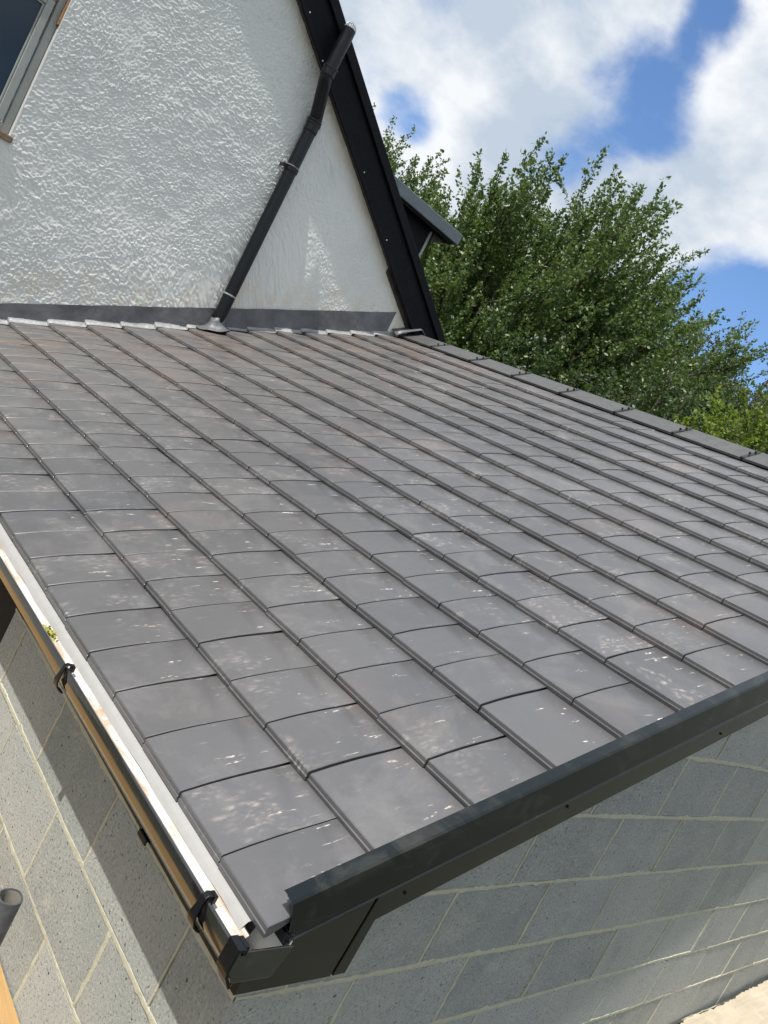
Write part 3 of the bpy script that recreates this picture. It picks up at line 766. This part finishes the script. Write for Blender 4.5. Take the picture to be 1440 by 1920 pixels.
# ------------------------------------------------------------------ soil vent pipe on the gable
PX, PYY = 2.137, YW-.0755
pipe = thing('soil_vent_pipe', 'tall black plastic vent pipe rising through the tiles against the white gable', 'pipe', (PX, PYY, zroof(PX)))
zb0 = zroof(PX)+.02
def part_tube(name, pts, r, m_, parent=pipe, n=28, cap=True, smooth=40):
    b = MB(); b.tube(pts, r, n, cap); return b.build(name, M[m_], parent, smooth=smooth)
part_tube('pipe_length', [(PX, PYY, zb0-.05), (PX, PYY, 1.600)], .0555, 'pipe_black')
part_tube('pipe_length', [(PX, PYY, 1.606), (PX, PYY, 3.20)], .055, 'pipe_black')
part_tube('joint_ring', [(PX, PYY, 1.596), (PX, PYY, 1.610)], .0562, 'lead_bright')
TX, TY = 1.995, YW-.195
A = Vector((PX, PYY, 3.23)); B = Vector((TX, TY, 3.50)); mid = (A+B)/2; dirv = (B-A).normalized()
part_tube('bend', [Vector((PX, PYY, 3.14)), A+Vector((0, 0, -.03)), A+Vector((0, 0, .005)), A+dirv*.05, B-dirv*.05, B+Vector((0, 0, -.005)), B+Vector((0, 0, .05))], .0545, 'pipe_black')
def coupling(p, L, name='coupling'):
    part_tube(name, [p, p+Vector((0, 0, .004)), p+Vector((0, 0, .012)), p+Vector((0, 0, L-.022)), p+Vector((0, 0, L-.018)), p+Vector((0, 0, L-.002)), p+Vector((0, 0, L))], [.0565, .0600, .0605, .0605, .0655, .0655, .058], 'pipe_black')
coupling(Vector((PX, PYY, 3.115)), .085); coupling(Vector((PX+dirv.x*.01, PYY, 3.195)), .03, 'seal_ring')
coupling(Vector((TX, TY, 3.515)), .085)
part_tube('pipe_length', [(TX, TY, 3.59), (TX, TY, 3.93)], .0545, 'pipe_black')
b = MB()
for k in range(8):
    a = pi*k/8; pts = [(TX+.050*cos(t)*cos(a), TY+.050*cos(t)*sin(a), 3.932+.055*sin(t)) for t in np.linspace(0, pi, 11)]; b.tube(pts, .0022, 5)
for zt_, rr in ((.012, .049), (.034, .040)):
    b.tube([(TX+rr*cos(t), TY+rr*sin(t), 3.932+zt_) for t in np.linspace(0, 2*pi, 19)], .0022, 5, cap=False)
b.build('wire_balloon', M['cage_metal'], pipe, smooth=50)
b = MB(); b.tube([(PX, PYY, 2.755), (PX, PYY, 2.757), (PX, PYY, 2.795), (PX, PYY, 2.797)], [.056, .0615, .0615, .056], 28); b.box((PX-.085, PYY-.008, 2.760), (PX-.058, PYY+.008, 2.792)); b.box((PX-.088, PYY-.006, 2.765), (PX-.078, YW-.004, 2.787))
b.tube([(PX-.084, PYY-.020, 2.776), (PX-.084, PYY+.014, 2.776)], .006, 8)
b.build('wall_bracket', M['pipe_black'], pipe, smooth=40)
b = MB(); b.tube([(PX, PYY, 2.798), (PX, PYY, 2.803)], .0585, 28); b.build('bracket_rim', M['lead_bright'], pipe, smooth=40)
# dressed lead collar
V = []; n = 32; rows_ = [(.0575, .105), (.0600, .070), (.066, .042), (.085, .018), (.115, .006), (.135, .001)]
for r_, hh in rows_:
    for k in range(n):
        a = 2*pi*k/n; rr = r_*(1+.05*sin(a*3+r_*40)); x = PX+rr*cos(a); y = min(PYY+rr*sin(a)*.95, YW-.02)
        V.append((x, y, zroof(x, .012)+hh+.004*sin(a*5+hh*60)))
F = [(i*n+k, i*n+(k+1) % n, (i+1)*n+(k+1) % n, (i+1)*n+k) for i in range(len(rows_)-1) for k in range(n)]
b = MB(); b.add(V, F); o = b.build('lead_collar', M['lead_dark'], pipe, smooth=60); md = o.modifiers.new('solid', 'SOLIDIFY'); md.thickness = .003

# ------------------------------------------------------------------ scaffold: tube, plywood sheets
b = MB(); TXs, TYs, TZ = -.3934, .2836, .030
n = 36
def ringp(r, z): return [(TXs+r*cos(2*pi*k/n), TYs+r*sin(2*pi*k/n), z+.0007*sin(3*2*pi*k/n)) for k in range(n)]
R_ = [ringp(.0242, DECK+.0), ringp(.0242, TZ-.002), ringp(.0236, TZ), ringp(.0208, TZ), ringp(.0202, TZ-.002)]
V = [p for r in R_ for p in r]; F = [(i*n+k, i*n+(k+1) % n, (i+1)*n+(k+1) % n, (i+1)*n+k) for i in range(4) for k in range(n)]+[tuple(range(n))[::-1]]
b.add(V, F)
tb = thing('scaffold_tube', 'open-ended grey steel scaffold tube standing beside the block wall', 'scaffold tube', (TXs, TYs, DECK))
b.build('tube', M['galv_tube'], tb, smooth=40)
b = MB(); R_ = [ringp(.0201, TZ-.002), ringp(.0201, TZ-.30)]; V = [p for r in R_ for p in r]
b.add(V, [(k, (k+1) % n, n+(k+1) % n, n+k) for k in range(n)]+[tuple(range(n, 2*n))]); b.build('tube_bore', M['tube_inside'], tb, smooth=40)
def sheet(name, nu, nv, fn, th, m_):
    V = []; F = []
    for i in range(nu+1):
        for j in range(nv+1): V.append(fn(i/nu, j/nv))
    N = len(V); V += [(v[0], v[1], v[2]-th) for v in V]
    id_ = lambda i, j: i*(nv+1)+j
    for i in range(nu):
        for j in range(nv):
            q = (id_(i, j), id_(i+1, j), id_(i+1, j+1), id_(i, j+1)); F.append(q); F.append(tuple(N+k for k in q[::-1]))
    for i in range(nu):
        F.append((id_(i, 0), N+id_(i, 0), N+id_(i+1, 0), id_(i+1, 0))); F.append((id_(i, nv), id_(i+1, nv), N+id_(i+1, nv), N+id_(i, nv)))
    for j in range(nv):
        F.append((id_(0, j), id_(0, j+1), N+id_(0, j+1), N+id_(0, j))); F.append((id_(nu, j), N+id_(nu, j), N+id_(nu, j+1), id_(nu, j+1)))
    b = MB(); b.add(V, F); return b.build(name, M[m_])
o = sheet('plywood_sheet', 6, 80, lambda a, c: (-.006-.74*(1-a)+(.001*sin(c*60) if a == 1 else 0), -.6+4.9*c, DECK+.0005*sin(a*9+c*21)), .018, 'ply_orange')
tag(o, 'orange-brown plywood platform sheet against the side wall below the scaffold tube', 'plywood')
rg = np.random.default_rng(3); rag = np.cumsum(rg.normal(0, .0035, 161)); rag -= np.linspace(rag[0], rag[-1], 161); rag += rg.normal(0, .003, 161)
def deck2(a, c):
    x = 2.2+2.9*a; i = int(round(a*160))
    return (x, -.012+rag[i]*.8-.62*(1-c) if c == 1 else -.02-.62*(1-c), -.662+.0647*(x-2.914)+.004*sin(a*40+c*9)+.003*sin(c*31+a*13))
o = sheet('board_sheet', 160, 24, deck2, .02, 'ply_cream')
tag(o, 'pale cream sunlit board with a torn edge at the foot of the gable wall', 'board')
# a knot of moss caught on the gutter lip
p = on_x(86, 1166, -.172); mo = MB(); rr = random.Random(4)
for k in range(46):
    c = Vector((-.150+rr.uniform(-.010, .012), p.y+rr.gauss(0, .022), .214+GD*p.y+rr.uniform(-.003, .009))); d1 = Vector((rr.gauss(0, 1), rr.gauss(0, 1), rr.gauss(0, 1))).normalized()*.009; d2 = d1.cross(Vector((rr.gauss(0, 1), rr.gauss(0, 1), rr.gauss(0, 1)))).normalized()*.004
    mo.add([c-d1, c+d2, c+d1, c-d2], [(0, 1, 2, 3)])
tag(mo.build('moss_clump', M['moss_debris']), 'small clump of yellow-green moss caught on the gutter lip', 'moss')

# ------------------------------------------------------------------ trees
def leaves_mesh(name, C_, D_, T_, size, seed, aspect=.62):
    """C_: leaf centres, D_: shoot direction per leaf"""
    r = np.random.default_rng(seed); n = len(C_)
    a = r.normal(0, 1, (n, 3))+D_*.9; a[:, 2] -= .25; a /= np.linalg.norm(a, axis=1)[:, None]
    b_ = np.cross(a, r.normal(0, 1, (n, 3))); b_ /= np.linalg.norm(b_, axis=1)[:, None]; c = np.cross(a, b_)
    L = (size*r.uniform(.7, 1.3, n))[:, None]
    tip = C_+a*L; base_ = C_; midp = C_+a*L*.48
    l = midp+b_*L*aspect*.5+c*L*.10; q = midp-b_*L*aspect*.5+c*L*.10
    V = np.stack([base_, l, tip, q], 1).reshape(-1, 3); F = np.arange(n*4).reshape(-1, 4)
    # fold along the midrib: two triangles read as two facets
    F3 = np.concatenate([F[:, [0, 1, 2]], F[:, [0, 2, 3]]], 0)
    me = fast_mesh(name, V, F3)
    at = me.attributes.new('lr', 'FLOAT', 'POINT'); at.data.foreach_set('value', np.repeat(np.clip(r.normal(.5, .22, n)+T_, 0, 1), 4).astype(np.float32))
    return me
def grow(name, label, cat, az, dist, z_lo, z_hi, rad, nl, ns, npl, leaf, mname, seed, lean=(0, 0), shoot=(.7, 1.5), upright=1.0, flat=.75, squash=1., group=None, top_bias=.6, droop=0., skirt=1.):
    r = np.random.default_rng(seed); a = radians(az)
    bx, by = CC.x+dist*sin(a), CC.y+dist*cos(a)
    t = thing(name, label, cat, (bx, by, GROUND), group)
    wood = MB(); H = z_hi-z_lo; cz = z_lo+H*.5
    trunk_top = z_lo+H*.55
    wood.tube([(bx, by, GROUND-.1), (bx+.05, by, (GROUND+z_lo)/2), (bx+lean[0]*.2, by+lean[1]*.2, z_lo), (bx+lean[0]*.5, by+lean[1]*.5, trunk_top)], [H*.032, H*.026, H*.022, H*.008], 10)
    Cs = []; Ds = []; Ts = []
    for i in range(nl):
        th = 2*pi*(i*.381966+r.uniform(-.05, .05)); f = (i+.5)/nl
        # limb end on/in an egg-shaped volume
        zz = 1-2*f; rr = math.sqrt(max(0, 1-abs(zz)**2.4))
        if zz < 0: rr = rr*skirt+(1-skirt)*rr*(1+zz)
        k = r.uniform(.55, .98)**.6
        ex = bx+lean[0]*(zz*.5+.5)+rad*rr*cos(th)*k; ey = by+lean[1]*(zz*.5+.5)+rad*rr*sin(th)*k*squash; ez = cz+zz*H*.5*(.90*k)
        st_z = min(trunk_top, max(z_lo-.3, ez-.5*hypot(ex-bx, ey-by)-.4))
        p0 = np.array([bx, by, st_z]); p3 = np.array([ex, ey, ez])
        p1 = p0+(p3-p0)*.5+np.array([0, 0, -.12*H*.3])
        ts = np.linspace(0, 1, 7); limb = [(1-u)**2*p0+2*u*(1-u)*p1+u*u*p3 for u in ts]
        wood.tube([tuple(p) for p in limb], list(np.linspace(H*.009, H*.0022, 7)), 5, False)
        out = np.array([cos(th)*rr, sin(th)*rr, 0.]); tone = r.normal(0, .16)
        for j in range(ns):
            u = r.uniform(.25, 1.0)**.55; q = (1-u)**2*p0+2*u*(1-u)*p1+u*u*p3 + r.normal(0, .12*rad*.35, 3)
            dr = out*r.uniform(.1, .9)+np.array([lean[0]*.10, lean[1]*.10, upright*r.uniform(.5, 1.3)*(1 if zz > -.4 else .45)-droop])+r.normal(0, .28, 3); dr /= np.linalg.norm(dr)
            L = r.uniform(*shoot); m_ = max(4, int(npl*L*r.uniform(.6, 1.3)))
            w = r.uniform(0, 1, m_)**.85; spread = (.20*(1-w*.72))[:, None]*L*.55
            cc = q+np.outer(w*L, dr)+r.normal(0, 1, (m_, 3))*spread*.62; Cs.append(cc); Ds.append(np.repeat(dr[None], m_, 0)); Ts.append(np.full(m_, tone+r.normal(0, .16)))
            if j % 2 == 0: wood.tube([tuple(q), tuple(q+dr*L*.9)], [.010, .003], 4, False)
    me = leaves_mesh('crown', np.concatenate(Cs), np.concatenate(Ds), np.concatenate(Ts), leaf, seed+1)
    wood.build('trunk', M['bark'], t, smooth=50)
    o = link('crown', me, M[mname], t); o['kind'] = 'stuff'
    return len(np.concatenate(Cs))
rgt = (cos(radians(45)), -sin(radians(45)))
cnt = 0
cnt += grow('broadleaf_tree', 'large green broadleaf tree with upswept windblown shoots behind the tiled roof', 'tree', 43.4, 17.0, -.6, 7.55, 4.45, 185, 30, 92, .076, 'leaf_green', 21, lean=(rgt[0]*1.7, rgt[1]*1.7), shoot=(.45, 1.15), upright=1.1)
cnt += grow('broadleaf_tree', 'pale green tree whose top shows beside the black bargeboard', 'tree', 31.6, 21.0, 1.0, 8.4, 2.5, 70, 14, 60, .085, 'leaf_green', 31, shoot=(.6, 1.3))
cnt += grow('tall_shrub', 'dark green tall shrub in the shade between the large tree and the lime green bush', 'shrub', 57.3, 13.5, -1.6, 4.75, 1.55, 60, 12, 70, .07, 'leaf_dark', 41, shoot=(.35, .7), upright=.5)
cnt += grow('feathery_tree', 'olive green feathery tree rising behind the lime green bush', 'tree', 61.8, 18.5, -1.0, 6.9, 1.9, 110, 14, 80, .070, 'leaf_olive', 51, shoot=(.4, .95), upright=.45, droop=.25)
cnt += grow('feathery_tree', 'olive green feathery tree with a thin pointed top next to the large tree', 'tree', 59.0, 19.5, -1.0, 7.4, 1.3, 80, 13, 80, .066, 'leaf_olive', 55, shoot=(.4, .9), upright=.6)
cnt += grow('feathery_tree', 'tall olive green tree with sparse outer sprays at the edge of the lime green bush', 'tree', 65.3, 18.0, -1.0, 6.9, 1.8, 80, 12, 50, .066, 'leaf_olive', 58, shoot=(.5, 1.1), upright=.5, droop=.2)
cnt += grow('lime_bush', 'bright lime green leafy bush just beyond the ridge tiles', 'bush', 64.2, 11.5, -2.2, 4.45, 1.3, 120, 14, 110, .060, 'leaf_lime', 61, shoot=(.3, .6), upright=.6)
cnt += grow('hedge_bush', 'dark green rounded bush filling the gap below the large tree', 'bush', 51.0, 13.0, -2.0, 4.3, 1.9, 70, 12, 66, .072, 'leaf_dark', 71, shoot=(.35, .8), upright=.5)
print('leaves', cnt, 'tiles', len(tiles))
